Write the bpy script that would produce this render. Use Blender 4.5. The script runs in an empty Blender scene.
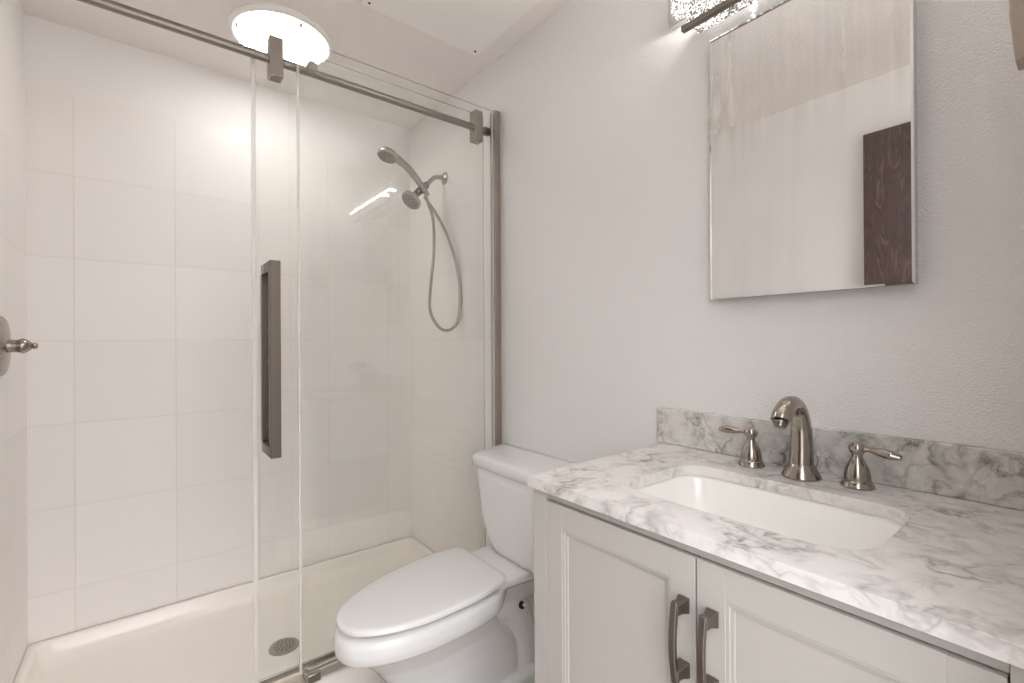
import bpy, bmesh, math, random
from mathutils import Vector, Matrix, Euler
random.seed(4)
SC = bpy.context.scene
COL = SC.collection
PI = math.pi

# ------------------------------------------------------------------ camera, world, light, exposure
R_ = 1.179      # vanity wall plane (x)
L_ = -0.341     # left wall plane (x)
D_ = 2.416      # shower end wall plane (y)
ZC = 2.402      # ceiling
YN = 0.0        # near wall plane (the camera stands in its doorway)

cd = bpy.data.cameras.new('camera'); cam = bpy.data.objects.new('camera', cd); COL.objects.link(cam)
cd.sensor_fit = 'HORIZONTAL'; cd.sensor_width = 36.0; cd.lens = 466.59/1024*36.0
cd.clip_start = 0.01
_y, _p, _r = math.radians(38.2266), math.radians(0.105), math.radians(-0.3388)
fw = Vector((math.sin(_y)*math.cos(_p), math.cos(_y)*math.cos(_p), math.sin(_p)))
rt = Vector((math.cos(_y), -math.sin(_y), 0)); up = rt.cross(fw)
rt2 = rt*math.cos(_r) + up*math.sin(_r); up2 = -rt*math.sin(_r) + up*math.cos(_r)
m = Matrix((rt2, up2, -fw)).transposed().to_4x4(); m.translation = Vector((0, 0, 1.2))
cam.matrix_world = m
SC.camera = cam

w = bpy.data.worlds.new('world'); SC.world = w; w.use_nodes = True
w.node_tree.nodes['Background'].inputs[0].default_value = (0.985, 0.985, 1.0, 1)
# soft daylight of the space outside the doorway, brighter from above than from the side
_nt = w.node_tree; _tc = _nt.nodes.new('ShaderNodeTexCoord'); _sp = _nt.nodes.new('ShaderNodeSeparateXYZ')
_mr = _nt.nodes.new('ShaderNodeMapRange'); _nt.links.new(_tc.outputs['Generated'], _sp.inputs[0]); _nt.links.new(_sp.outputs['Z'], _mr.inputs['Value'])
_mr.inputs['From Min'].default_value = -.1; _mr.inputs['From Max'].default_value = .75
_mr.inputs['To Min'].default_value = .8; _mr.inputs['To Max'].default_value = 3.7
_nt.links.new(_mr.outputs['Result'], _nt.nodes['Background'].inputs[1])
DOME_E = 6.3
BLOCK_E = 26.0
SC.view_settings.view_transform = 'Standard'
SC.view_settings.look = 'None'
SC.view_settings.gamma = 1.0
SC.view_settings.use_curve_mapping = False
SC.view_settings.exposure = 1.13
SC.cycles.max_bounces = 16
SC.cycles.diffuse_bounces = 8
SC.cycles.transparent_max_bounces = 24
SC.cycles.glossy_bounces = 6
SC.cycles.caustics_reflective = False
SC.cycles.caustics_refractive = False
SC.cycles.sample_clamp_indirect = 4.0

# ------------------------------------------------------------------ materials
def srgb(r, g, b):
    f = lambda c: (c/255/12.92) if c/255 <= 0.04045 else ((c/255+0.055)/1.055)**2.4
    return (f(r), f(g), f(b), 1)

class NT:
    def __init__(s, name):
        s.m = bpy.data.materials.new(name); s.m.use_nodes = True
        s.t = s.m.node_tree; s.n = s.t.nodes; s.l = s.t.links
        s.b = s.n['Principled BSDF']; s.out = s.n['Material Output']
    def node(s, t, **k):
        n = s.n.new(t)
        for a, v in k.items(): setattr(n, a, v)
        return n
    def link(s, a, b): s.l.new(a, b)
    def coords(s, scale=(1, 1, 1), rot=(0, 0, 0)):
        tc = s.node('ShaderNodeTexCoord'); mp = s.node('ShaderNodeMapping')
        mp.inputs['Scale'].default_value = scale; mp.inputs['Rotation'].default_value = rot
        s.link(tc.outputs['Object'], mp.inputs['Vector']); return mp.outputs['Vector']
    def noise(s, vec, scale, detail=2, rough=.5, dist=0):
        n = s.node('ShaderNodeTexNoise'); n.inputs['Scale'].default_value = scale
        n.inputs['Detail'].default_value = detail; n.inputs['Roughness'].default_value = rough
        n.inputs['Distortion'].default_value = dist
        s.link(vec, n.inputs['Vector']); return n
    def math(s, op, a, b=None, clamp=False):
        n = s.node('ShaderNodeMath', operation=op); n.use_clamp = clamp
        for i, v in enumerate((a, b)):
            if v is None: continue
            if isinstance(v, (int, float)): n.inputs[i].default_value = v
            else: s.link(v, n.inputs[i])
        return n.outputs[0]
    def ramp(s, fac, stops):
        n = s.node('ShaderNodeValToRGB'); e = n.color_ramp.elements
        while len(e) < len(stops): e.new(.5)
        for el, (p, c) in zip(e, stops): el.position = p; el.color = c
        s.link(fac, n.inputs[0]); return n.outputs[0]
    def bump(s, h, strength, dist=0.002):
        n = s.node('ShaderNodeBump'); n.inputs['Strength'].default_value = strength
        n.inputs['Distance'].default_value = dist
        s.link(h, n.inputs['Height']); s.link(n.outputs[0], s.b.inputs['Normal'])
    def base(s, col, rough=.5, metal=0, **k):
        s.b.inputs['Base Color'].default_value = col; s.b.inputs['Roughness'].default_value = rough
        s.b.inputs['Metallic'].default_value = metal
        for a, v in k.items(): s.b.inputs[a].default_value = v

M = {}
def simple(name, col, rough, metal=0, bump=None, **k):
    t = NT(name); t.base(col, rough, metal, **k)
    v = t.coords()
    if bump:
        n = t.noise(v, bump[0], 3, .6); t.bump(n.outputs[0], bump[1], bump[2])
    M[name] = t.m; return t

WALLC = srgb(239, 237, 235)
simple('wall_paint', WALLC, .55, bump=(230, .8, .004))
simple('wall_paint_smooth', WALLC, .6, bump=(90, .10, .001))
simple('ceiling_paint', srgb(239, 234, 231), .8, bump=(120, .7, .005))
simple('panel_paint', srgb(243, 240, 237), .7, bump=(60, .1, .001))
simple('floor_vinyl', srgb(150, 139, 128), .35, bump=(20, .15, .001))
simple('acrylic', srgb(243, 237, 231), .16, bump=(12, .02, .002))
simple('porcelain', srgb(230, 230, 230), .07, bump=(4, .01, .002))
simple('seat_plastic', srgb(232, 232, 231), .22, bump=(8, .01, .001))
simple('cabinet_paint', srgb(187, 184, 179), .42, bump=(70, .05, .001))
simple('white_plastic', srgb(240, 238, 234), .35, bump=(30, .02, .001))
simple('dark_gap', srgb(40, 38, 36), .8, bump=(50, .1, .001))
simple('screw_dark', srgb(60, 52, 46), .45, .6, bump=(50, .1, .001))
simple('rubber_seal', srgb(240, 240, 236), .3, bump=(50, .05, .001), Alpha=.5)
simple('sink_porcelain', srgb(247, 246, 243), .08, bump=(6, .01, .001))
simple('track_metal', srgb(205, 199, 190), .42, 1, bump=(40, .02, .001))
simple('post_metal', srgb(176, 164, 153), .42, 1, bump=(40, .02, .001))
simple('mirror_side', srgb(214, 216, 214), .25, .8, bump=(40, .02, .001))
simple('chrome', srgb(200, 198, 196), .12, 1, bump=(40, .02, .001))

def brushed(name, col, rough, scale=(30, 30, 400), b=.12):
    t = NT(name); t.base(col, rough, 1)
    v = t.coords(scale)
    n = t.noise(v, 1.0, 2, .6)
    r = t.math('MULTIPLY_ADD', n.outputs[0], .25 if b else .02); t.n[-1].inputs[2].default_value = rough-.1
    t.link(r, t.b.inputs['Roughness']); t.bump(n.outputs[0], b, .0006)
    M[name] = t.m
brushed('nickel', srgb(172, 166, 160), .28)
brushed('nickel_rail', srgb(150, 144, 136), .30, (400, 30, 30))
brushed('nickel_dark', srgb(132, 124, 118), .30)
brushed('nickel_deep', srgb(108, 98, 91), .36)
brushed('nickel_warm', srgb(168, 160, 152), .27, (40, 40, 40), 0)

def tile_mat(name, along, v1, t=0.3113, zk=1.2159):
    """square wall tiles with thin grout lines at fixed places; along = 'X' or 'Y'"""
    n = NT(name); n.base(srgb(226, 219, 213), .36)
    tc = n.node('ShaderNodeTexCoord'); sp = n.node('ShaderNodeSeparateXYZ'); n.link(tc.outputs['Object'], sp.inputs[0])
    def line(sock, off):
        a = n.math('SUBTRACT', sock, off); a = n.math('DIVIDE', a, t)
        a = n.math('FRACT', a); a = n.math('SUBTRACT', a, .5); a = n.math('ABSOLUTE', a)
        return n.math('SUBTRACT', .5, a)      # distance to line in tiles
    dx = line(sp.outputs[along], v1 - 20*t); dz = line(sp.outputs['Z'], zk - 20*t)
    d = n.math('MINIMUM', dx, dz)
    h = n.math('DIVIDE', d, .007, clamp=True)
    top = n.math('GREATER_THAN', sp.outputs['Z'], zk + 2.98*t)
    h2 = n.math('MAXIMUM', h, top)
    # per tile tone
    def cell(sock, off):
        a = n.math('SUBTRACT', sock, off); a = n.math('DIVIDE', a, t); return n.math('FLOOR', a)
    cx = cell(sp.outputs[along], v1 - 20*t); cz = cell(sp.outputs['Z'], zk - 20*t)
    cb = n.node('ShaderNodeCombineXYZ'); n.link(cx, cb.inputs[0]); n.link(cz, cb.inputs[1])
    wn = n.node('ShaderNodeTexWhiteNoise', noise_dimensions='3D'); n.link(cb.outputs[0], wn.inputs['Vector'])
    tone = n.ramp(wn.outputs['Value'], [(0, srgb(237, 233, 230)), (1, srgb(241, 237, 234))])
    mx = n.node('ShaderNodeMix', data_type='RGBA'); n.link(h2, mx.inputs['Factor'])
    mx.inputs['A'].default_value = srgb(226, 220, 214); n.link(tone, mx.inputs['B'])
    n.link(mx.outputs['Result'], n.b.inputs['Base Color'])
    ns = n.noise(tc.outputs['Object'], 9, 1, .5)
    hh = n.math('MULTIPLY', ns.outputs[0], .25); hh = n.math('ADD', hh, h2)
    n.bump(hh, .55, .0016)
    M[name] = n.m
tile_mat('tile_end', 'X', -0.2084)
tile_mat('tile_side', 'Y', D_)

def marble(name, scale, veins, base, dark, off=0):
    n = NT(name); n.base(base, .14)
    v = n.coords((1, 1, 1), (off, off*1.7, .5+off))
    warp = n.noise(v, 6*scale, 3, .55)
    mixv = n.node('ShaderNodeMix', data_type='VECTOR'); mixv.inputs['Factor'].default_value = .10
    n.link(v, mixv.inputs['A']); n.link(warp.outputs['Color'], mixv.inputs['B'])
    vv = mixv.outputs['Result']
    mask = n.noise(v, 7*scale, 3, .6, .2)
    mk = n.ramp(mask.outputs[0], [(.44-veins*.14, (0, 0, 0, 1)), (.66-veins*.08, (1, 1, 1, 1))])
    def ridge(sc, w, det):
        a = n.noise(vv, sc*scale, det, .55, .25)
        d = n.math('SUBTRACT', a.outputs[0], .5); d = n.math('ABSOLUTE', d)
        return n.ramp(d, [(0, (1, 1, 1, 1)), (w*.35, (.45, .45, .45, 1)), (w, (0, 0, 0, 1))])
    s1 = n.math('MULTIPLY', ridge(7, .05, 4), mk)
    s2 = n.math('MULTIPLY', ridge(15, .06, 4), mk); s2 = n.math('MULTIPLY', s2, .55)
    cl = n.noise(vv, 20*scale, 5, .7)
    cloud = n.ramp(cl.outputs[0], [(.42, (0, 0, 0, 1)), (.70, (1, 1, 1, 1))])
    s3 = n.math('MULTIPLY', cloud, mk); s3 = n.math('MULTIPLY', s3, .35+.35*veins)
    tot = n.math('ADD', s1, s2); tot = n.math('ADD', tot, s3); tot = n.math('MULTIPLY', tot, .50+.12*veins, clamp=True)
    mx = n.node('ShaderNodeMix', data_type='RGBA'); n.link(tot, mx.inputs['Factor'])
    mx.inputs['A'].default_value = base; mx.inputs['B'].default_value = dark
    n.link(mx.outputs['Result'], n.b.inputs['Base Color'])
    M[name] = n.m
marble('marble_top', 1.25, .6, srgb(232, 229, 226), srgb(114, 107, 105))
marble('marble_splash', 1.5, 1.0, srgb(216, 214, 210), srgb(118, 112, 106), 1.3)

def glass_mat(name, tint=(.990, .994, .988, 1), refl=1.0):
    n = NT(name); n.n.remove(n.b)
    tr = n.node('ShaderNodeBsdfTransparent'); tr.inputs[0].default_value = tint
    gl = n.node('ShaderNodeBsdfGlossy'); gl.inputs['Roughness'].default_value = .02
    lw = n.node('ShaderNodeLayerWeight'); lw.inputs[0].default_value = .5
    p = n.math('POWER', lw.outputs['Facing'], 5.0); p = n.math('MULTIPLY', p, .9*refl); p = n.math('ADD', p, .042*refl)
    mx = n.node('ShaderNodeMixShader'); n.link(p, mx.inputs[0]); n.link(tr.outputs[0], mx.inputs[1]); n.link(gl.outputs[0], mx.inputs[2])
    n.link(mx.outputs[0], n.out.inputs['Surface']); M[name] = n.m
glass_mat('clear_glass')
t = NT('glass_edge'); t.base(srgb(196, 204, 196), .25, Alpha=.6); tv = t.coords(); nn = t.noise(tv, 30); t.bump(nn.outputs[0], .05, .001); M['glass_edge'] = t.m

t = NT('mirror_silver'); t.base((.86, .86, .85, 1), .01, 1)      # silvered glass with dried streaks
v = t.coords((1, 16, .6)); s1 = t.noise(v, 2.2, 2, .5, .1)
v2 = t.coords((1, 4, 3)); s2 = t.noise(v2, 1.6, 2, .5, .3)
sm = t.math('MULTIPLY', s1.outputs[0], s2.outputs[0])
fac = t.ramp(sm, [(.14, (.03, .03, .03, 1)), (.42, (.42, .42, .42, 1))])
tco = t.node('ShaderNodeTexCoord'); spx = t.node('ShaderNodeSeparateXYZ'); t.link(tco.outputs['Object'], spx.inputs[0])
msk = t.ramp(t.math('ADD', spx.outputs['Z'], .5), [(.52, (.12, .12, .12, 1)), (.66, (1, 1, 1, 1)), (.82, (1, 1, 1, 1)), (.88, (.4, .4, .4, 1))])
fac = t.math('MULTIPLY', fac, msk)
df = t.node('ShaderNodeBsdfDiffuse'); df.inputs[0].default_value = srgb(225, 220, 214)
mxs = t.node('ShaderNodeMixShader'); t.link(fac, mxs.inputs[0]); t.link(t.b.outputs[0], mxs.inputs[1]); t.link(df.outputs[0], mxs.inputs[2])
t.link(mxs.outputs[0], t.out.inputs['Surface']); M['mirror_silver'] = t.m

t = NT('dark_wood'); t.base(srgb(70, 52, 46), .28)
v = t.coords((1, 11, 2.0)); wn = t.noise(v, 2.6, 7, .65, 1.1)
c = t.ramp(wn.outputs[0], [(.28, srgb(42, 28, 26)), (.44, srgb(84, 62, 57)), (.52, srgb(58, 41, 38)), (.62, srgb(104, 82, 77)), (.78, srgb(128, 106, 100))])
t.link(c, t.b.inputs['Base Color']); t.bump(wn.outputs[0], .1, .001); M['dark_wood'] = t.m

def emit(name, col, e, tex=False):
    n = NT(name); n.base(col, .3)
    n.b.inputs['Emission Color'].default_value = col; n.b.inputs['Emission Strength'].default_value = e
    if tex:
        v = n.coords(); vo = n.node('ShaderNodeTexVoronoi'); vo.inputs['Scale'].default_value = 170; n.link(v, vo.inputs['Vector'])
        ns = n.noise(v, 60, 3, .7)
        q = n.math('MULTIPLY', vo.outputs['Distance'], ns.outputs[0])
        r = n.ramp(q, [(.08, (.06, .055, .05, 1)), (.22, (.11, .10, .09, 1)), (.42, (1, .98, .95, 1))])
        n.link(r, n.b.inputs['Emission Color']); n.link(r, n.b.inputs['Base Color'])
        n.bump(vo.outputs['Distance'], .6, .003)
    M[name] = n.m
emit('dome_light', (1, .985, .97, 1), DOME_E)
emit('crystal_block', (1, .98, .955, 1), BLOCK_E*.034, True)
emit('light_tube', (1, .98, .955, 1), BLOCK_E*2.6)

# ------------------------------------------------------------------ mesh helpers
def obj(name, bm, mat, parent=None, smooth=40, bevel=0, seg=2, bev_ang=35):
    bmesh.ops.recalc_face_normals(bm, faces=bm.faces)
    me = bpy.data.meshes.new(name); bm.to_mesh(me); bm.free()
    o = bpy.data.objects.new(name, me); COL.objects.link(o)
    mats = mat if isinstance(mat, (list, tuple)) else [mat]
    for q in mats: me.materials.append(M[q])
    if parent is not None: o.parent = parent
    if bevel:
        b = o.modifiers.new('bevel', 'BEVEL'); b.width = bevel; b.segments = seg; b.limit_method = 'ANGLE'; b.angle_limit = math.radians(bev_ang)
    if smooth:
        for p in me.polygons: p.use_smooth = True
        me.set_sharp_from_angle(angle=math.radians(smooth))
    return o
def thing(name, label, cat, loc=(0, 0, 0), rotz=0, group=None):
    o = bpy.data.objects.new(name, None); COL.objects.link(o); o.empty_display_size = .05
    o.location = loc; o.rotation_euler = (0, 0, rotz)
    return tag(o, label, cat, group)
def tag(o, label, cat, group=None):
    o['label'] = label; o['category'] = cat
    if group: o['group'] = group
    return o
def struct(o): o['kind'] = 'structure'; return o

def box(bm, a, b, mi=0):
    (x0, y0, z0), (x1, y1, z1) = a, b
    vs = [bm.verts.new(p) for p in ((x0,y0,z0),(x1,y0,z0),(x1,y1,z0),(x0,y1,z0),(x0,y0,z1),(x1,y0,z1),(x1,y1,z1),(x0,y1,z1))]
    fs = []
    for f in ((0,3,2,1),(4,5,6,7),(0,1,5,4),(1,2,6,5),(2,3,7,6),(3,0,4,7)):
        fc = bm.faces.new([vs[i] for i in f]); fc.material_index = mi; fs.append(fc)
    return fs
def boxes(*bs):
    bm = bmesh.new()
    for a, b in bs: box(bm, a, b)
    return bm
def loft(bm, rings, cap=True, closed=True, mi=0):
    vr = [[bm.verts.new(p) for p in r] for r in rings]
    n = len(vr[0])
    for a, b in zip(vr, vr[1:]):
        for i in range(n if closed else n-1):
            j = (i+1) % n
            f = bm.faces.new((a[i], a[j], b[j], b[i])); f.material_index = mi
    if cap:
        for r in (vr[0], vr[-1]):
            try: bm.faces.new(r).material_index = mi
            except ValueError: pass
    return vr
def lathe(bm, prof, n=40, axis='Z', org=(0, 0, 0)):
    """prof: list of (radius, height)"""
    rings = []
    for r, h in prof:
        ring = []
        for i in range(n):
            a = 2*PI*i/n; c, s = r*math.cos(a), r*math.sin(a)
            p = {'Z': (c, s, h), 'X': (h, c, s), 'Y': (c, h, s)}[axis]
            ring.append(Vector(p)+Vector(org))
        rings.append(ring)
    loft(bm, rings); return bm
def spline(pts, n=8):
    P = [Vector(p) for p in pts]; P = [P[0]*2-P[1]]+P+[P[-1]*2-P[-2]]; out = []
    for i in range(1, len(P)-2):
        for k in range(n):
            t = k/n; a, b, c, d = P[i-1], P[i], P[i+1], P[i+2]
            out.append(.5*((2*b)+(c-a)*t+(2*a-5*b+4*c-d)*t*t+(3*b-a-3*c+d)*t**3))
    out.append(P[-2]); return out
def tube(bm, pts, rad, n=20, flat=None, upv=(0, 0, 1), cap=True):
    """sweep along pts; rad number or list; flat = list/number of second radius factor"""
    k = len(pts); rr = rad if isinstance(rad, (list, tuple)) else [rad]*k
    ff = flat if isinstance(flat, (list, tuple)) else [flat or 1]*k
    rings = []; prev = None
    for i in range(k):
        t = (Vector(pts[min(i+1, k-1)])-Vector(pts[max(i-1, 0)])).normalized()
        if prev is None:
            u = Vector(upv); u = u - t*u.dot(t)
            if u.length < 1e-3: u = Vector((1, 0, 0)) - t*t.x
            u.normalize()
        else:
            u = (prev - t*prev.dot(t)).normalized()
        prev = u; v = t.cross(u)
        rings.append([Vector(pts[i]) + v*(rr[i]*math.cos(2*PI*j/n)) + u*(rr[i]*ff[i]*math.sin(2*PI*j/n)) for j in range(n)])
    loft(bm, rings, cap); return bm
def interp(vals, n):
    """resample control values to n entries"""
    out = []
    for i in range(n):
        x = i/(n-1)*(len(vals)-1); a = int(min(x, len(vals)-2)); f = x-a
        f = f*f*(3-2*f) if False else f
        out.append(vals[a]*(1-f)+vals[a+1]*f)
    return out
def rrect(x0, y0, x1, y1, r, n=6):
    """rounded rect outline, ccw"""
    rs = r if isinstance(r, (list, tuple)) else [r]*4
    out = []
    for (cx, cy, a0), q in zip(((x1, y1, 0), (x0, y1, 90), (x0, y0, 180), (x1, y0, 270)), rs):
        ox = cx - q if cx == x1 else cx + q; oy = cy - q if cy == y1 else cy + q
        for i in range(n+1):
            a = math.radians(a0 + 90*i/n); out.append((ox+q*math.cos(a), oy+q*math.sin(a)))
    return out
def ring(o2, z): return [Vector((x, y, z)) for x, y in o2]
def holed_plate(outer, inner, z0, z1):
    bm = bmesh.new()
    vo = [bm.verts.new((x, y, z1)) for x, y in outer]; vi = [bm.verts.new((x, y, z1)) for x, y in inner]
    es = [bm.edges.new((l[i], l[(i+1) % len(l)])) for l in (vo, vi) for i in range(len(l))]
    bmesh.ops.triangle_fill(bm, use_beauty=True, use_dissolve=False, edges=es)
    g = bmesh.ops.extrude_face_region(bm, geom=list(bm.faces))
    for v in g['geom']:
        if isinstance(v, bmesh.types.BMVert): v.co.z = z0
    return bm

# ------------------------------------------------------------------ room shell
T = .1
struct(obj('floor', boxes(((L_-T, -1.6, -.1), (R_+T, D_+T, 0))), 'floor_vinyl', smooth=0))
struct(obj('ceiling', boxes(((L_-T, YN-.12, ZC), (R_+T, D_+T, ZC+.1))), 'ceiling_paint', smooth=0))
struct(obj('wall_left', boxes(((L_-T, YN-.12, 0), (L_, D_+T, ZC))), 'wall_paint_smooth', smooth=0))
struct(obj('wall_right', boxes(((R_, YN-.12, 0), (R_+T, D_+T, ZC))), 'wall_paint', smooth=0))
struct(obj('wall_back', boxes(((L_, D_, 0), (R_, D_+T, ZC))), 'wall_paint_smooth', smooth=0))
# near wall: wide doorway on the left in which the camera stands
struct(obj('wall_near', boxes(((.52, YN-.12, 0), (R_, YN, ZC)), ((L_, YN-.12, 2.17), (.52, YN, ZC))), 'wall_paint_smooth', smooth=0))
# tiled surround, thin slabs on the three shower walls, ends at the top row
TT = 1.2159+3*.3113
def tile_slab(name, a, b, mt): struct(obj(name, boxes((a, b)), mt, smooth=0))
tile_slab('trim_1', (L_+.007, D_-.007, .1213), (R_-.007, D_-.0005, TT), 'tile_end')
tile_slab('trim_2', (L_+.0005, 1.60, .1213), (L_+.007, D_-.0005, TT), 'tile_side')
tile_slab('trim_3', (R_-.007, 1.63, .1213), (R_-.0005, D_-.0005, TT), 'tile_side')

# dark wooden door swung open against the left wall
bm = boxes(((L_+.018, .02, .01), (L_+.053, .676, 2.135)))
d1 = struct(obj('door_1', bm, 'dark_wood', smooth=30, bevel=.002))
for z in (.25, 1.95):
    struct(obj('hinge', boxes(((L_+.0005, .035, z), (L_+.0178, .05, z+.09))), 'nickel', d1, smooth=0))

# ------------------------------------------------------------------ shower pan
pan = thing('shower_pan', 'white acrylic shower pan with raised rim filling the tiled alcove', 'shower pan', (0, 0, 0))
px0, px1, py0, py1 = L_+.001, R_-.001, 1.558, D_-.001
def prr(i, z, r): return ring(rrect(px0+i, py0+(i if i < .02 else i), px1-i, py1-i, r, 8), z)
bm = bmesh.new()
out = rrect(px0, py0, px1, py1, .006, 8)
def inn(dx, dyf, z, r): return ring(rrect(px0+dx, py0+dyf, px1-dx, py1-dx, r, 8), z)
rings = [ring(out, .001), ring(out, .108), inn(.004, .006, .117, .008), inn(.009, .016, .1205, .01),
         inn(.029, .115, .1212, .03), inn(.033, .119, .1185, .035), inn(.036, .123, .108, .045), inn(.044, .136, .078, .055),
         inn(.064, .160, .0595, .07), inn(.09, .20, .0555, .09), inn(.30, .33, .050, .06)]
loft(bm, rings)
obj('basin', bm, 'acrylic', pan, smooth=60)
bm = bmesh.new()
DX, DY = .412, 1.932
lathe(bm, [(0.001, .056), (.043, .056), (.051, .0545), (.053, .051), (.053, .045)], 48, 'Z', (DX, DY, 0))
dr = obj('drain_grate', bm, 'nickel', pan)
bm = bmesh.new()
for r, k in ((.012, 6), (.023, 10), (.033, 14)):
    for i in range(k):
        a = 2*PI*i/k + r*20
        lathe(bm, [(.0028, .0562), (.0028, .0568), (.0005, .0568)], 8, 'Z', (DX+r*math.cos(a), DY+r*math.sin(a), 0))
obj('drain_holes', bm, 'dark_gap', dr, smooth=0)

# ------------------------------------------------------------------ glass enclosure
FY, RY, SY = 1.585, 1.613, 1.640     # fixed pane, rail, sliding pane
GT = 2.171
def glass_slab(x0, x1, yc, z0, z1, th=.008):
    bm = bmesh.new(); fs = box(bm, (x0, yc-th/2, z0), (x1, yc+th/2, z1))
    for f in fs:
        f.normal_update()
        if abs(f.normal.y) < .5: f.material_index = 1
    return bm
enc = thing('fixed_shower_screen', 'fixed clear glass shower panel with brushed nickel rail, wall post and bottom track', 'shower screen', (.78, FY, .121))
def into(par, o):
    o.matrix_parent_inverse = Matrix.Translation(-Vector(par.location)); return o
def P(name, bm, mat, par, **k):
    o = obj(name, bm, mat, par, **k)
    if par.parent is None or par.type == 'EMPTY': o.matrix_parent_inverse = Matrix.Translation(-Vector(par.location))
    return o
pane = P('glass_pane', glass_slab(.390, 1.157, FY, .150, GT), ['clear_glass', 'glass_edge'], enc, smooth=0)
P('edge_seal', boxes(((.383, FY-.005, .153), (.3895, FY+.005, GT-.004))), 'rubber_seal', enc, smooth=0)
rail = bmesh.new(); tube(rail, [(L_+.001, RY, 2.092), (R_-.001, RY, 2.092)], .0135, 28)
P('top_rail', rail, 'nickel_rail', enc)
bm = boxes(((1.150, FY-.016, .122), (1.1785, FY-.012, GT)), ((1.150, FY+.012, .122), (1.1785, FY+.016, GT)), ((1.174, FY-.012, .122), (1.1785, FY+.012, GT)))
P('wall_post', bm, 'post_metal', enc, bevel=.001)
bm = boxes(((1.1405, FY-.0075, .16), (1.150, FY-.0042, GT-.01)))
P('post_gasket', bm, 'rubber_seal', enc, smooth=0)
bm = boxes(((L_+.003, FY-.014, .1215), (R_-.031, FY+.068, .1245)), ((.41, FY-.014, .1245), (R_-.031, FY-.0055, .150)),
           ((.41, FY+.0055, .1245), (R_-.031, FY+.014, .150)), ((L_+.003, FY+.060, .1245), (R_-.031, FY+.068, .140)), ((L_+.003, FY+.034, .1245), (R_-.031, FY+.040, .136)))
P('bottom_track', bm, 'track_metal', enc, bevel=.0012)
bm = boxes(((.400, FY-.030, .1246), (.440, FY-.0145, .152)), ((.398, FY+.0145, .1246), (.440, FY+.033, .152)), ((.3985, FY-.0145, .1246), (.409, FY+.0145, .152)))
P('guide_block', bm, 'nickel', enc, bevel=.0025)
bm = bmesh.new(); lathe(bm, [(.001, FY+.0045), (.0125, FY+.0045), (.0125, FY+.012), (.017, FY+.012), (.017, RY-.012), (.001, RY-.012)], 32, 'Y', (.428, 0, 2.092))
st = P('standoff', bm, 'nickel', enc)
bm = bmesh.new(); lathe(bm, [(.001, FY-.018), (.014, FY-.018), (.0165, FY-.015), (.0165, FY-.0045), (.001, FY-.0045)], 32, 'Y', (.428, 0, 2.092))
P('standoff_cap', bm, 'nickel', enc)
bm = bmesh.new(); tube(bm, [(1.128, RY, 2.092), (1.149, RY, 2.092)], .0175, 28)
P('rail_collar', bm, 'nickel_dark', enc)

sld = thing('sliding_shower_door', 'sliding clear glass shower door hanging from the rail with a tall square nickel handle', 'shower door', (.71, SY, .15))
P('glass_pane', glass_slab(.275, 1.140, SY, .146, 2.166), ['clear_glass', 'glass_edge'], sld, smooth=0)
P('seal_strip', boxes(((.2635, SY-.006, .147), (.2745, SY+.006, 2.160))), 'rubber_seal', sld, smooth=0)
for hx in (.327, 1.089):
    bm = boxes(((hx-.020, RY-.019, 2.0345), (hx+.020, RY+.0225, 2.160)))
    h = P('hanger', bm, 'nickel_warm', sld, bevel=.0025)
    bm = boxes(((hx-.014, RY-.0195, 2.0333), (hx+.014, RY+.012, 2.0347)))
    P('hanger_cap', bm, 'nickel_dark', h, smooth=0)
hz0, hz1 = .852, 1.454
bm = bmesh.new()
hx0, hx1 = .298, .328
for s, (ya, yb) in (('f', (SY-.082, SY-.0042)),):
    box(bm, (hx0, ya, hz0), (hx1, ya+.024, hz1))
    box(bm, (hx0, ya+.024, hz0), (hx1, yb, hz0+.032)); box(bm, (hx0, ya+.024, hz1-.032), (hx1, yb, hz1))
hd = P('handle', bm, 'nickel_deep', sld, bevel=.0015)
bm = boxes(((hx0, SY+.0042, hz0), (hx1, SY+.055, hz0+.03)), ((hx0, SY+.0042, hz1-.03), (hx1, SY+.055, hz1)), ((hx0, SY+.045, hz0+.03), (hx1, SY+.068, hz1-.03)))
P('inner_handle', bm, 'nickel_dark', sld, bevel=.0015)

# ------------------------------------------------------------------ shower fittings
HY = 2.02
sh = thing('wall_shower', 'brushed nickel shower arm with round spray head on the tiled wall', 'shower', (R_-.0072, HY, 2.015))
bm = bmesh.new(); lathe(bm, [(.001, -.014), (.012, -.013), (.026, -.006), (.031, 0)], 32, 'X')
obj('flange', bm, 'nickel', sh)
bm = bmesh.new(); ap = spline([(-.005, 0, 0), (-.035, 0, -.002), (-.065, 0, -.015), (-.125, 0, -.078)], 8); tube(bm, ap, .0105, 20)
obj('arm', bm, 'nickel', sh)
bm = bmesh.new(); tube(bm, [(-.10, 0, -.052), (-.112, 0, -.065), (-.118, 0, -.071), (-.16, 0, -.112)], [.0165, .0175, .020, .016], 20)
obj('diverter', bm, 'nickel_dark', sh)
bm = bmesh.new()
ax = Vector((-.66, -.12, -.74)).normalized(); c0 = Vector((-.150, 0, -.105))
rs = [(.010, 0), (.014, .015), (.030, .035), (.048, .046), (.050, .056), (.046, .061), (.001, .061)]
tube(bm, [c0+ax*h for r, h in rs], [r for r, h in rs], 36)
spray = obj('spray_head', bm, 'nickel', sh)
bm = bmesh.new(); u1 = ax.cross(Vector((0, 1, 0))).normalized(); u2 = ax.cross(u1)
for r, k in ((.012, 6), (.024, 11), (.036, 16)):
    for i in range(k):
        a = 2*PI*i/k; p = c0 + ax*.061 + u1*(r*math.cos(a)) + u2*(r*math.sin(a))
        tube(bm, [p, p+ax*.002], .0034, 8)
obj('nozzles', bm, 'dark_gap', spray, smooth=0)

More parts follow.
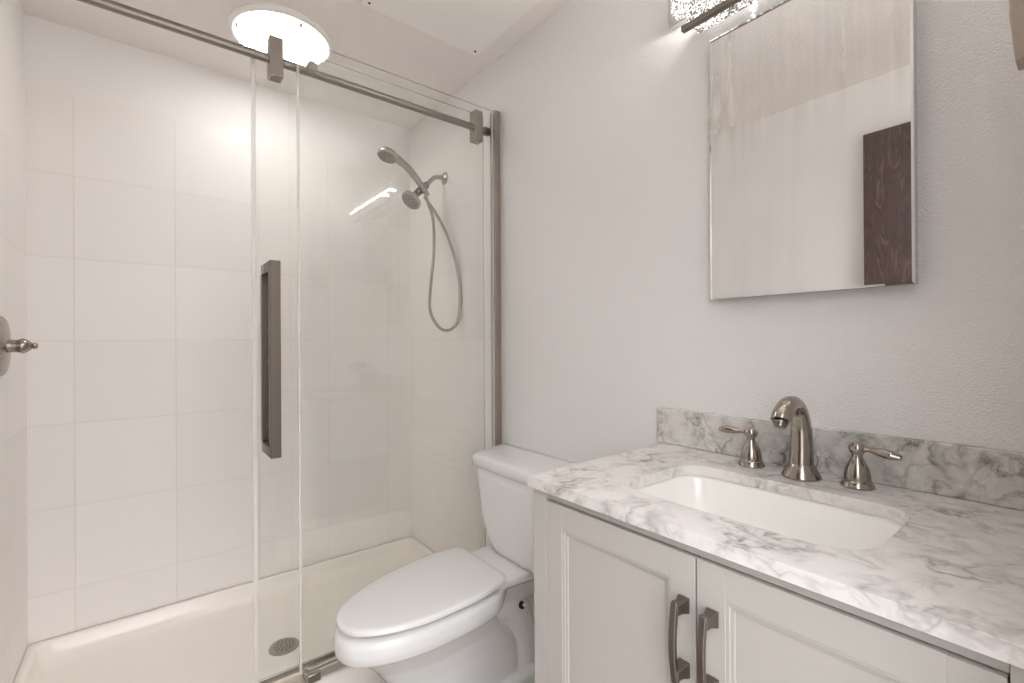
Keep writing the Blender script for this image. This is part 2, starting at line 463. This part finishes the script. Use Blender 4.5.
hs = thing('hand_shower', 'brushed nickel hand shower resting in its holder with a long looped metal hose', 'hand shower', (R_-.135, HY-.01, 1.935))
def HW(x, y, z): return Vector((x, y, z)) - hs.location
bm = bmesh.new()
hp = spline([HW(1.062, HY-.03, 1.900), HW(1.038, HY-.03, 1.930), HW(.995, HY-.03, 1.978), HW(.955, HY-.03, 2.013), HW(.905, HY-.03, 2.040), HW(.870, HY-.03, 2.052)], 6)
tube(bm, hp, interp([.0115, .0145, .0155, .0165, .019, .021], len(hp)), 20)
hh = obj('wand', bm, 'nickel', hs)
ax2 = Vector((-.34, -.1, -.94)).normalized(); c2 = HW(.868, HY-.03, 2.062)
rs = [(.008, -.006), (.026, 0), (.042, .008), (.047, .018), (.047, .026), (.043, .031), (.001, .031)]
bm = bmesh.new(); tube(bm, [c2+ax2*h for r, h in rs], [r for r, h in rs], 36)
sp = obj('spray_face', bm, 'nickel', hs)
bm = bmesh.new(); u1 = ax2.cross(Vector((0, 1, 0))).normalized(); u2 = ax2.cross(u1)
for r, k in ((.012, 6), (.023, 11), (.034, 16)):
    for i in range(k):
        a = 2*PI*i/k; p = c2 + ax2*.031 + u1*(r*math.cos(a)) + u2*(r*math.sin(a))
        tube(bm, [p, p+ax2*.002], .0032, 8)
obj('nozzles', bm, 'dark_gap', sp, smooth=0)
bm = bmesh.new()
hy = HY-.035
loop = spline([HW(*p) for p in ((1.050, 1.988, 1.903),(1.062, 1.985, 1.862),(1.084, 1.980, 1.787),(1.077, 1.960, 1.630),(1.043, 1.930, 1.470),(1.025, 1.905, 1.350),(1.055, 1.890, 1.278),(1.100, 1.880, 1.257),(1.148, 1.875, 1.290),(1.162, 1.870, 1.370),(1.163, 1.873, 1.474),(1.150, 1.890, 1.595),(1.120, 1.920, 1.718),(1.083, 1.955, 1.815),(1.045, 1.990, 1.893))], 12)
tube(bm, loop, [.0068 + .0006*(i % 2) for i in range(len(loop))], 14)
obj('hose', bm, 'nickel', hs)
# holder cradle belongs to the arm
bm = bmesh.new(); tube(bm, [(-.118, -.012, -.068), (-.130, -.030, -.075)], [.014, .019], 20)
obj('holder', bm, 'nickel_dark', sh)

vl = thing('shower_valve', 'round nickel shower valve plate with pointed knob handle on left tiled wall', 'shower valve', (L_+.0072, 2.02, 1.198))
bm = bmesh.new(); lathe(bm, [(.088, 0), (.088, .004), (.080, .009), (.030, .014), (.001, .016)], 56, 'X')
obj('escutcheon', bm, 'nickel', vl)
bm = bmesh.new(); lathe(bm, [(.020, .012), (.0195, .020), (.0185, .030), (.020, .038), (.0225, .042), (.0225, .047), (.019, .055), (.0115, .063), (.0085, .066), (.0105, .070), (.0085, .076), (.001, .079)], 32, 'X')
obj('handle', bm, 'nickel_warm', vl)

# ------------------------------------------------------------------ ceiling fixtures
cl = thing('ceiling_light', 'round white flush ceiling light glowing above the shower', 'ceiling light', (.430, 1.985, ZC))
bm = bmesh.new(); lathe(bm, [(.184, 0), (.186, -.010), (.180, -.018), (.172, -.020), (.166, -.017), (.165, -.008), (.165, 0)], 64)
obj('trim_ring', bm, 'white_plastic', cl)
bm = bmesh.new(); lathe(bm, [(.164, -.008), (.161, -.016), (.13, -.021), (.08, -.026), (.04, -.028), (.001, -.0285)], 64)
obj('diffuser', bm, 'dome_light', cl)
for a in (185, 12, 280):
    a = math.radians(a); bm = bmesh.new()
    lathe(bm, [(.006, -.020), (.006, -.030), (.004, -.034), (.001, -.035)], 12, 'Z', (.158*math.cos(a), .158*math.sin(a), 0))
    obj('clip_screw', bm, 'nickel', cl)

ap_ = thing('ceiling_access_panel', 'smooth white square access panel screwed to the textured ceiling', 'access panel', (.845, 1.355, ZC))
obj('panel', boxes(((-.245, -.255, -.010), (.245, .255, 0))), 'panel_paint', ap_, bevel=.001)
for sx, sy in ((-1, 1), (1, 1), (-1, -1), (1, -1)):
    bm = bmesh.new(); lathe(bm, [(.0045, -.0101), (.0042, -.0125), (.001, -.013)], 14, 'Z', (sx*.222, sy*.232, 0))
    obj('screw', bm, 'screw_dark', ap_)

# ------------------------------------------------------------------ vanity light
vlt = thing('vanity_light', 'chrome bar light with rows of lit crackled crystal blocks above mirror', 'wall light', (R_, .40, 2.09))
def V(a, b): return (tuple(Vector(a)-Vector((R_, .40, 2.09))), tuple(Vector(b)-Vector((R_, .40, 2.09))))
obj('backplate', boxes(V((R_-.022, .080, 2.078), (R_, .752, 2.165))), 'chrome', vlt, bevel=.002)
obj('lower_bar', boxes(V((1.090, .118, 1.999), (1.105, .672, 2.011)), V((1.090, .118, 2.011), (1.0925, .672, 2.013)), V((1.104, .36, 1.996), (R_-.010, .385, 2.006)), V((R_-.018, .36, 1.998), (R_, .385, 2.10))), 'nickel_dark', vlt, bevel=.001)
obj('lit_tube', boxes(V((1.098, .130, 2.0715), (1.140, .652, 2.0800))), 'light_tube', vlt, smooth=0)
for row, (xa, xb, za, zb, ye) in enumerate(((1.094, 1.1565, 2.0125, 2.071, .660), (1.122, 1.156, 2.081, 2.150, .722))):
    nb = 4 if row == 0 else 5; L = (ye-.128)/nb
    for k in range(nb):
        y1 = ye-k*L; y0 = y1-L+.006
        obj('crystal_block', boxes(V((xa, y0, za), (xb, y1, zb))), 'crystal_block', vlt, bevel=.003)

# ------------------------------------------------------------------ mirror
mr = thing('wall_mirror', 'frameless rectangular wall mirror above the faucet', 'mirror', (R_, .431, 1.62))
mx, my0, my1, mz0, mz1 = 1.143, .2210, .6258, 1.3068, 1.9722
bm = bmesh.new(); bv = .004
def mv(y, z, x): return Vector((x, y, z))-Vector((R_, .431, 1.62))
def mring(i, x): return [mv(my0+i, mz0+i, x), mv(my1-i, mz0+i, x), mv(my1-i, mz1-i, x), mv(my0+i, mz1-i, x)]
loft(bm, [mring(0, mx+.0055), mring(0, mx+.0015), mring(bv, mx)])
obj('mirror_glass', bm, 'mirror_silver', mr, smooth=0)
obj('mirror_case', boxes((tuple(mv(my0+.001, mz0+.001, mx+.0057)), tuple(mv(my1-.004, mz1-.001, R_-.0005)))), 'mirror_side', mr, smooth=0)

# ------------------------------------------------------------------ vanity
CX, CT, CB = .650, .911, .889
YA, YB = .006, .776
cab = thing('vanity_cabinet', 'light grey painted vanity cabinet with two recessed panel doors', 'vanity cabinet', (.66, .39, 0))
def C_(bm, name, mat, par=cab, **k):
    o = obj(name, bm, mat, par, **k)
    if par is cab: o.matrix_parent_inverse = Matrix.Translation(-Vector(cab.location))
    return o
FX = .662; ya, yb = .012, .768; dz0, dz1 = .115, .868
bm = boxes(((FX+.020, ya, .0), (R_-.001, ya+.016, CB-.0005)), ((FX+.020, yb-.016, .0), (R_-.001, yb, CB-.0005)),
           ((FX+.020, ya+.016, .09), (R_-.001, yb-.016, .106)), ((R_-.012, ya+.016, .106), (R_-.001, yb-.016, CB-.0005)), ((FX+.055, ya+.016, 0), (FX+.070, yb-.016, .09)))
C_(bm, 'carcass', 'cabinet_paint', bevel=.001)
bm = boxes(((FX, ya, 0), (FX+.019, .0585, CB-.0005)), ((FX, .7275, 0), (FX+.019, yb, CB-.0005)), ((FX+.007, .0585, dz1+.002), (FX+.019, .7275, CB-.0005)), ((FX, .0585, .09), (FX+.019, .7275, dz0-.002)))
C_(bm, 'face_frame', 'cabinet_paint', bevel=.0008)
def door(y0, y1, hy, hz):
    sw, rh = .044, .047
    bm = boxes(((FX, y0, dz0), (FX+.019, y0+sw, dz1)), ((FX, y1-sw, dz0), (FX+.019, y1, dz1)),
               ((FX+.0003, y0+sw, dz1-rh), (FX+.019, y1-sw, dz1)), ((FX+.0003, y0+sw, dz0), (FX+.019, y1-sw, dz0+rh)))
    # inner sloped bead + panel
    def rr(i, x): return [Vector((x, y0+sw+i, dz0+rh+i)), Vector((x, y1-sw-i, dz0+rh+i)), Vector((x, y1-sw-i, dz1-rh-i)), Vector((x, y0+sw+i, dz1-rh-i))]
    loft(bm, [rr(-.0005, FX+.0012), rr(.005, FX+.0018), rr(.0060, FX+.0040), rr(.011, FX+.0050), rr(.0120, FX+.0070)], cap=False)
    box(bm, (FX+.0070, y0+sw, dz0+rh), (FX+.017, y1-sw, dz1-rh))
    d = C_(bm, 'door', 'cabinet_paint', bevel=.0006)
    # arched square bar handle
    bm = bmesh.new()
    zt, zb, x1 = hz, hz-.116, FX-.0003
    prof = []
    for i in range(13):
        t = i/12; z = zt+.004-(zt-zb+.008)*t; bow = .007*math.sin(PI*t)
        prof.append((z, x1-.026-bow))
    hw = .0053
    rings = []
    for z, x in prof:
        rings.append([Vector((x-.0036, hy-hw, z)), Vector((x-.0036, hy+hw, z)), Vector((x+.0036, hy+hw, z)), Vector((x+.0036, hy-hw, z))])
    loft(bm, rings)
    for zc in (zt-.008, zb+.008):
        def sq(x, w, h): return [Vector((x, hy-w, zc-h)), Vector((x, hy+w, zc-h)), Vector((x, hy+w, zc+h)), Vector((x, hy-w, zc+h))]
        loft(bm, [sq(x1, .0095, .0120), sq(x1-.004, .009, .0115), sq(x1-.014, .0065, .0085), sq(x1-.028, .006, .0075)])
    h = obj('handle', bm, 'nickel_dark', d, bevel=.001)
    return d
door(.3905, .7255, .4085, .798)
door(.0605, .3875, .362, .798)

inner = rrect(.745, .195, 1.018, .612, [.055, .07, .075, .055], 10)
bm = holed_plate(rrect(CX, YA, R_-.0005, YB, [.002, .002, .008, .006], 4), inner, CB, CT)
tag(obj('vanity_countertop', bm, 'marble_top', smooth=50, bevel=.0035, seg=3, bev_ang=60), 'white marble vanity countertop with grey veins and a sink cutout', 'countertop')
tag(obj('backsplash', boxes(((R_-.0205, YA, CT+.0005), (R_-.0008, YB+.022, 1.008))), 'marble_splash', bevel=.002), 'grey veined marble backsplash strip along wall behind the faucet', 'backsplash')

sink = thing('undermount_sink', 'white rectangular undermount sink basin set below the marble cutout', 'sink', (.88, .403, CB))
def srr(i, z, rr=.06): return [Vector((x-.88, y-.403, z-CB)) for x, y in rrect(.745+i-.006, .195+i-.006, 1.018-i+.006, .612-i+.006, rr, 10)]
bm = bmesh.new()
loft(bm, [srr(-.018, CB-.012, .07), srr(-.018, CB-.0008, .07), srr(0, CB-.0008), srr(.004, CB-.008), srr(.010, CB-.06, .06), srr(.022, CB-.110, .06), srr(.045, CB-.133, .05), srr(.09, CB-.142, .03),
          ], cap=False)
vs = [v for v in bm.verts if abs(v.co.z+.142) < 1e-5]
bm.faces.new(vs)
sk = obj('basin', bm, 'sink_porcelain', sink, smooth=60)
so = sk.modifiers.new('solid', 'SOLIDIFY'); so.thickness = .006; so.offset = -1
bm = bmesh.new(); lathe(bm, [(.022, -.1418), (.022, -.1395), (.017, -.1385), (.001, -.137)], 28)
obj('drain', bm, 'nickel', sink)

# ------------------------------------------------------------------ faucet set
fc = thing('faucet', 'brushed nickel arched bathroom faucet spout behind the sink', 'faucet', (1.090, .398, CT+.0003))
bm = bmesh.new()
lathe(bm, [(.036, 0), (.037, .003), (.0355, .007), (.031, .016), (.027, .024), (.0245, .028), (.0225, .031), (.001, .032)], 40)
obj('base', bm, 'nickel_warm', fc)
pts = spline([(0, 0, .026), (.002, 0, .07), (.000, 0, .110), (-.012, 0, .140), (-.036, 0, .158), (-.066, 0, .157), (-.090, 0, .142), (-.099, 0, .129)], 8)
bm = bmesh.new(); tube(bm, pts, interp([.0235, .0215, .0192, .0172, .0172, .0182, .019, .0188], len(pts)), 28, upv=(1, 0, 0), flat=interp([1, 1, 1, .95, .9, .9, .95, 1], len(pts)))
obj('spout', bm, 'nickel_warm', fc, smooth=50)
bm = bmesh.new(); dd = Vector((-.40, 0, -.92)).normalized(); c = Vector((-.099, 0, .129))
tube(bm, [c, c+dd*.006, c+dd*.0062, c+dd*.012], [.0135, .0135, .0115, .0112], 24)
obj('aerator', bm, 'nickel_dark', fc)
bm = bmesh.new(); tube(bm, [(.027, 0, .02), (.027, 0, .115)], .0025, 12)
lathe(bm, [(.003, .113), (.0055, .117), (.0055, .121), (.002, .124)], 14, 'Z', (.027, 0, 0))
obj('lift_rod', bm, 'nickel_warm', fc)

def tap(loc, ang, droop, label):
    t = thing('lever_tap', label, 'tap', loc, 0, 'lever taps beside the spout')
    bm = bmesh.new()
    lathe(bm, [(.0275, 0), (.0285, .003), (.0265, .007), (.0245, .010), (.0245, .012), (.0225, .014), (.0222, .024), (.0195, .038), (.0135, .050), (.0095, .058), (.0090, .064), (.0125, .069), (.0145, .074), (.0145, .079), (.0110, .084), (.0100, .086), (.001, .088)], 36)
    obj('base', bm, 'nickel_warm', t)
    d = Vector((math.cos(ang), math.sin(ang), 0))
    pts = spline([d*.006+Vector((0, 0, .076)), d*.022+Vector((0, 0, .077)), d*.039+Vector((0, 0, .077-droop*.4)), d*.056+Vector((0, 0, .077-droop)), d*.071+Vector((0, 0, .075-droop))], 6)
    bm = bmesh.new(); tube(bm, pts, interp([.0062, .0054, .0100, .0118, .0060], len(pts)), 20, flat=interp([.9, .85, .85, .8, .8], len(pts)))
    obj('lever', bm, 'nickel_warm', t)
tap((1.104, .508, CT+.0003), math.radians(97), -.001, 'brushed nickel lever tap left of the spout with its lever pointing to the shower')
tap((1.104, .303, CT+.0003), math.radians(-98), .004, 'brushed nickel lever tap right of the spout with its lever pointing away from it')

# ------------------------------------------------------------------ toilet   (local: f = distance from wall, s = sideways +y)
TY = 1.335
tl = thing('toilet', 'white two-piece toilet with closed elongated lid between vanity and shower', 'toilet', (R_, TY, 0))
def cy(f): return .014-.122*(f-.255)
def TL(f, s, z): return Vector((-f, s, z))
def egg(f0, f1, hw, z, n=56, back=.135, tipw=1.0):
    """outline from back edge f0 to tip f1"""
    Ln = f1-f0; pts = []
    half = [(0, .0), (.0, .80*back/.162*1.0), (.012, .95*back/.160), (.05, 1.02*back/.150), (.14, .965), (.25, 1.0), (.36, 1.0), (.48, .97), (.60, .92), (.71, .83), (.81, .71), (.89, .57), (.95, .41), (.985, .23), (1, 0)]
    sp_ = spline([(t, w, 0) for t, w in half[1:]], 4)
    r = [(max(0, p.x), max(0, p.y)) for p in sp_]
    left = [TL(f0+t*Ln, cy(f0+t*Ln)+w*hw, z) for t, w in r]; right = [TL(f0+t*Ln, cy(f0+t*Ln)-w*hw, z) for t, w in r]
    return left + right[:-1][::-1]
bm = bmesh.new()
F0, F1, HW_ = .251, .771, .170
loft(bm, [egg(F0+.006, F1-.006, HW_-.005, .4255), egg(F0, F1, HW_, .4290), egg(F0, F1, HW_, .4375), egg(F0+.004, F1-.005, HW_-.004, .4415), egg(F0+.014, F1-.016, HW_-.014, .4435), egg(F0+.05, F1-.09, HW_-.06, .4445)])
obj('lid', bm, 'seat_plastic', tl, smooth=50)
bm = bmesh.new()
loft(bm, [egg(F0+.028, F1-.030, HW_-.026, .4135), egg(F0+.024, F1-.025, HW_-.021, .4150), egg(F0+.024, F1-.025, HW_-.021, .4195), egg(F0+.028, F1-.030, HW_-.026, .4205)])
obj('seat', bm, 'seat_plastic', tl, smooth=50)
for s in (-.07, .07):
    bm = bmesh.new(); box(bm, tuple(TL(.262, cy(.25)+s-.006, .4206)), tuple(TL(.30, cy(.25)+s+.006, .4254)))
    obj('bumper', bm, 'white_plastic', tl, smooth=0)
for s in (-.078, .078):
    bm = bmesh.new(); c = cy(.235)+s
    ringz = lambda i, z: [TL(f, ss, z) for f, ss in rrect(.222+i, c-.024+i, .262-i, c+.024-i, .008, 4)]
    loft(bm, [ringz(0, .4035), ringz(0, .424), ringz(.003, .430)])
    obj('hinge', bm, 'seat_plastic', tl)
# bowl: rim, bowl, shelf and base fused into one surface
bm = bmesh.new()
def sec(z, f0, f1, hw, back=.135): return egg(f0, f1, hw, z, back=back)
loft(bm, [sec(.401, .20, .756, .160), sec(.4035, .19, .766, .166)][::-1] + [])
bm.free(); bm = bmesh.new()
loft(bm, [sec(.4125, .245, .758, .158, .11), sec(.409, .238, .770, .168, .115), sec(.395, .235, .778, .174, .115), sec(.370, .235, .780, .176, .115), sec(.350, .238, .776, .172, .115), sec(.340, .245, .760, .160, .11), sec(.336, .25, .735, .142, .105),
          sec(.31, .24, .712, .130, .10), sec(.26, .20, .665, .112, .085), sec(.20, .13, .625, .100, .09), sec(.14, .10, .605, .093, .10), sec(.08, .09, .595, .092, .10), sec(.03, .08, .60, .094, .10)])
# rear deck that carries the tank
def dk(f0, f1, w0, w1, z, c=0): return [TL(f0, c-w0, z), TL(f0, c+w0, z), TL((f0+f1)/2, c+(w0+w1)/2, z), TL(f1, c+w1, z), TL(f1, c-w1, z), TL((f0+f1)/2, c-(w0+w1)/2, z)]
loft(bm, [dk(.03, .30, .140, .112, .432, -.01), dk(.025, .305, .146, .118, .425, -.01), dk(.025, .305, .146, .118, .403, -.01), dk(.03, .32, .12, .10, .385, -.005), dk(.06, .33, .09, .08, .34, .0), dk(.09, .35, .07, .06, .30, .0)])
# trapway and foot
tube(bm, spline([TL(.50, 0, .16), TL(.40, 0, .12), TL(.33, 0, .19), TL(.25, 0, .285), TL(.17, 0, .27), TL(.12, 0, .17), TL(.11, 0, .03)], 6), interp([.085, .085, .078, .078, .075, .072, .08], 37), 20)
loft(bm, [[TL(f, s, z) for f, s in rrect(.06+i, -.10+i, .60-i, .10-i, .045, 6)] for i, z in ((0, .002), (0, .045), (.008, .056), (.03, .060))])
bw = obj('bowl', bm, 'porcelain', tl, smooth=180)
rm = bw.modifiers.new('remesh', 'REMESH'); rm.mode = 'VOXEL'; rm.voxel_size = .0045; rm.use_smooth_shade = True
sm_ = bw.modifiers.new('smooth', 'SMOOTH'); sm_.factor = .6; sm_.iterations = 5
for s in (-.085, .085):
    bm = bmesh.new(); lathe(bm, [(.014, .0585), (.014, .066), (.009, .073), (.001, .075)], 20, 'Z', tuple(TL(.30, s*.85, 0)))
    obj('bolt_cap', bm, 'white_plastic', tl)
bm = bmesh.new(); lathe(bm, [(.011, .012), (.012, -.003), (.001, -.004)], 20, 'Y', tuple(TL(.150, -.078, .285)))
b1 = obj('mounting_recess', bm, 'dark_gap', tl)
bm = bmesh.new(); lathe(bm, [(.006, -.003), (.0065, -.009), (.001, -.010)], 16, 'Y', tuple(TL(.146, -.078, .288)))
obj('mounting_nut', bm, 'white_plastic', tl)
# tank
def trap(ff, fb, hf, hb, z, r=.03, c=0, n=5, rt_=None):
    rt_ = hf+.045 if rt_ is None else rt_
    """front (ff) half width hf, back (fb) half width hb, rounded front corners"""
    pts = []
    A = [Vector((ff, c-rt_, 0)), Vector((ff, c+hf, 0)), Vector((fb, c+hb, 0)), Vector((fb, c-hb, 0))]
    for i in range(4):
        p, q, s = A[i-1], A[i], A[(i+1) % 4]; rr = r if i < 2 else .012
        a = q+(p-q).normalized()*rr; b = q+(s-q).normalized()*rr
        for k in range(n+1):
            t = k/n; v = a*(1-t)**2+q*2*t*(1-t)+b*t*t
            pts.append(TL(v.x, v.y, z))
    return pts
bm = bmesh.new()
tc = -.018
loft(bm, [trap(.168, .030, .055, .10, .4345, .025, tc, rt_=.165), trap(.177, .022, .075, .13, .4375, .03, tc, rt_=.175), trap(.181, .020, .098, .155, .455, .040, tc, rt_=.18), trap(.190, .018, .125, .180, .50, .045, tc, rt_=.185), trap(.198, .016, .143, .196, .58, .042, tc), trap(.206, .014, .154, .208, .70, .040, tc), trap(.208, .013, .157, .211, .734, .040, tc), trap(.200, .016, .150, .204, .7395, .040, tc)])
obj('tank', bm, 'porcelain', tl, smooth=60)
bm = bmesh.new()
loft(bm, [trap(.200, .012, .154, .208, .740, .04, tc), trap(.214, .008, .170, .222, .7415, .04, tc), trap(.217, .006, .173, .226, .745, .045, tc), trap(.218, .006, .175, .228, .772, .045, tc), trap(.213, .008, .171, .224, .781, .045, tc), trap(.200, .014, .158, .212, .7855, .045, tc), trap(.15, .05, .12, .17, .787, .04, tc)])
obj('tank_lid', bm, 'porcelain', tl, smooth=60)
bm = bmesh.new()
tube(bm, [TL(.180, tc+.158, .716), TL(.180, tc+.176, .716)], [.009, .008], 16)
tube(bm, [TL(.185, tc+.176, .716), TL(.150, tc+.196, .712)], [.005, .004], 12)
obj('flush_lever', bm, 'chrome', tl)

# ------------------------------------------------------------------ towel hook on the near wall, cut by the frame edge
hk = thing('towel_hook', 'brushed metal towel hook bracket on wall at the upper right of the mirror', 'towel hook', (.885, YN, 1.66))
bm = bmesh.new()
def q4(x0, x1, z0, z1, y): return [Vector((x0-.885, y, z0-1.66)), Vector((x1-.885, y, z0-1.66)), Vector((x1-.885, y, z1-1.66)), Vector((x0-.885, y, z1-1.66))]
loft(bm, [q4(.85, .95, 1.56, 1.72, 0), q4(.85, .95, 1.56, 1.72, .006), q4(.86, .94, 1.57, 1.71, .009)])
obj('wall_plate', bm, 'nickel', hk)
bm = bmesh.new()
def pr(x): return [Vector((x-.885, y, z-1.66)) for y, z in ((.009, 1.60), (.066, 1.562), (.0700, 1.562), (.0755, 1.622), (.0755, 1.70), (.009, 1.70))]
loft(bm, [pr(.893), pr(.93)])
obj('hook_arm', bm, 'post_metal', hk, bevel=.002)
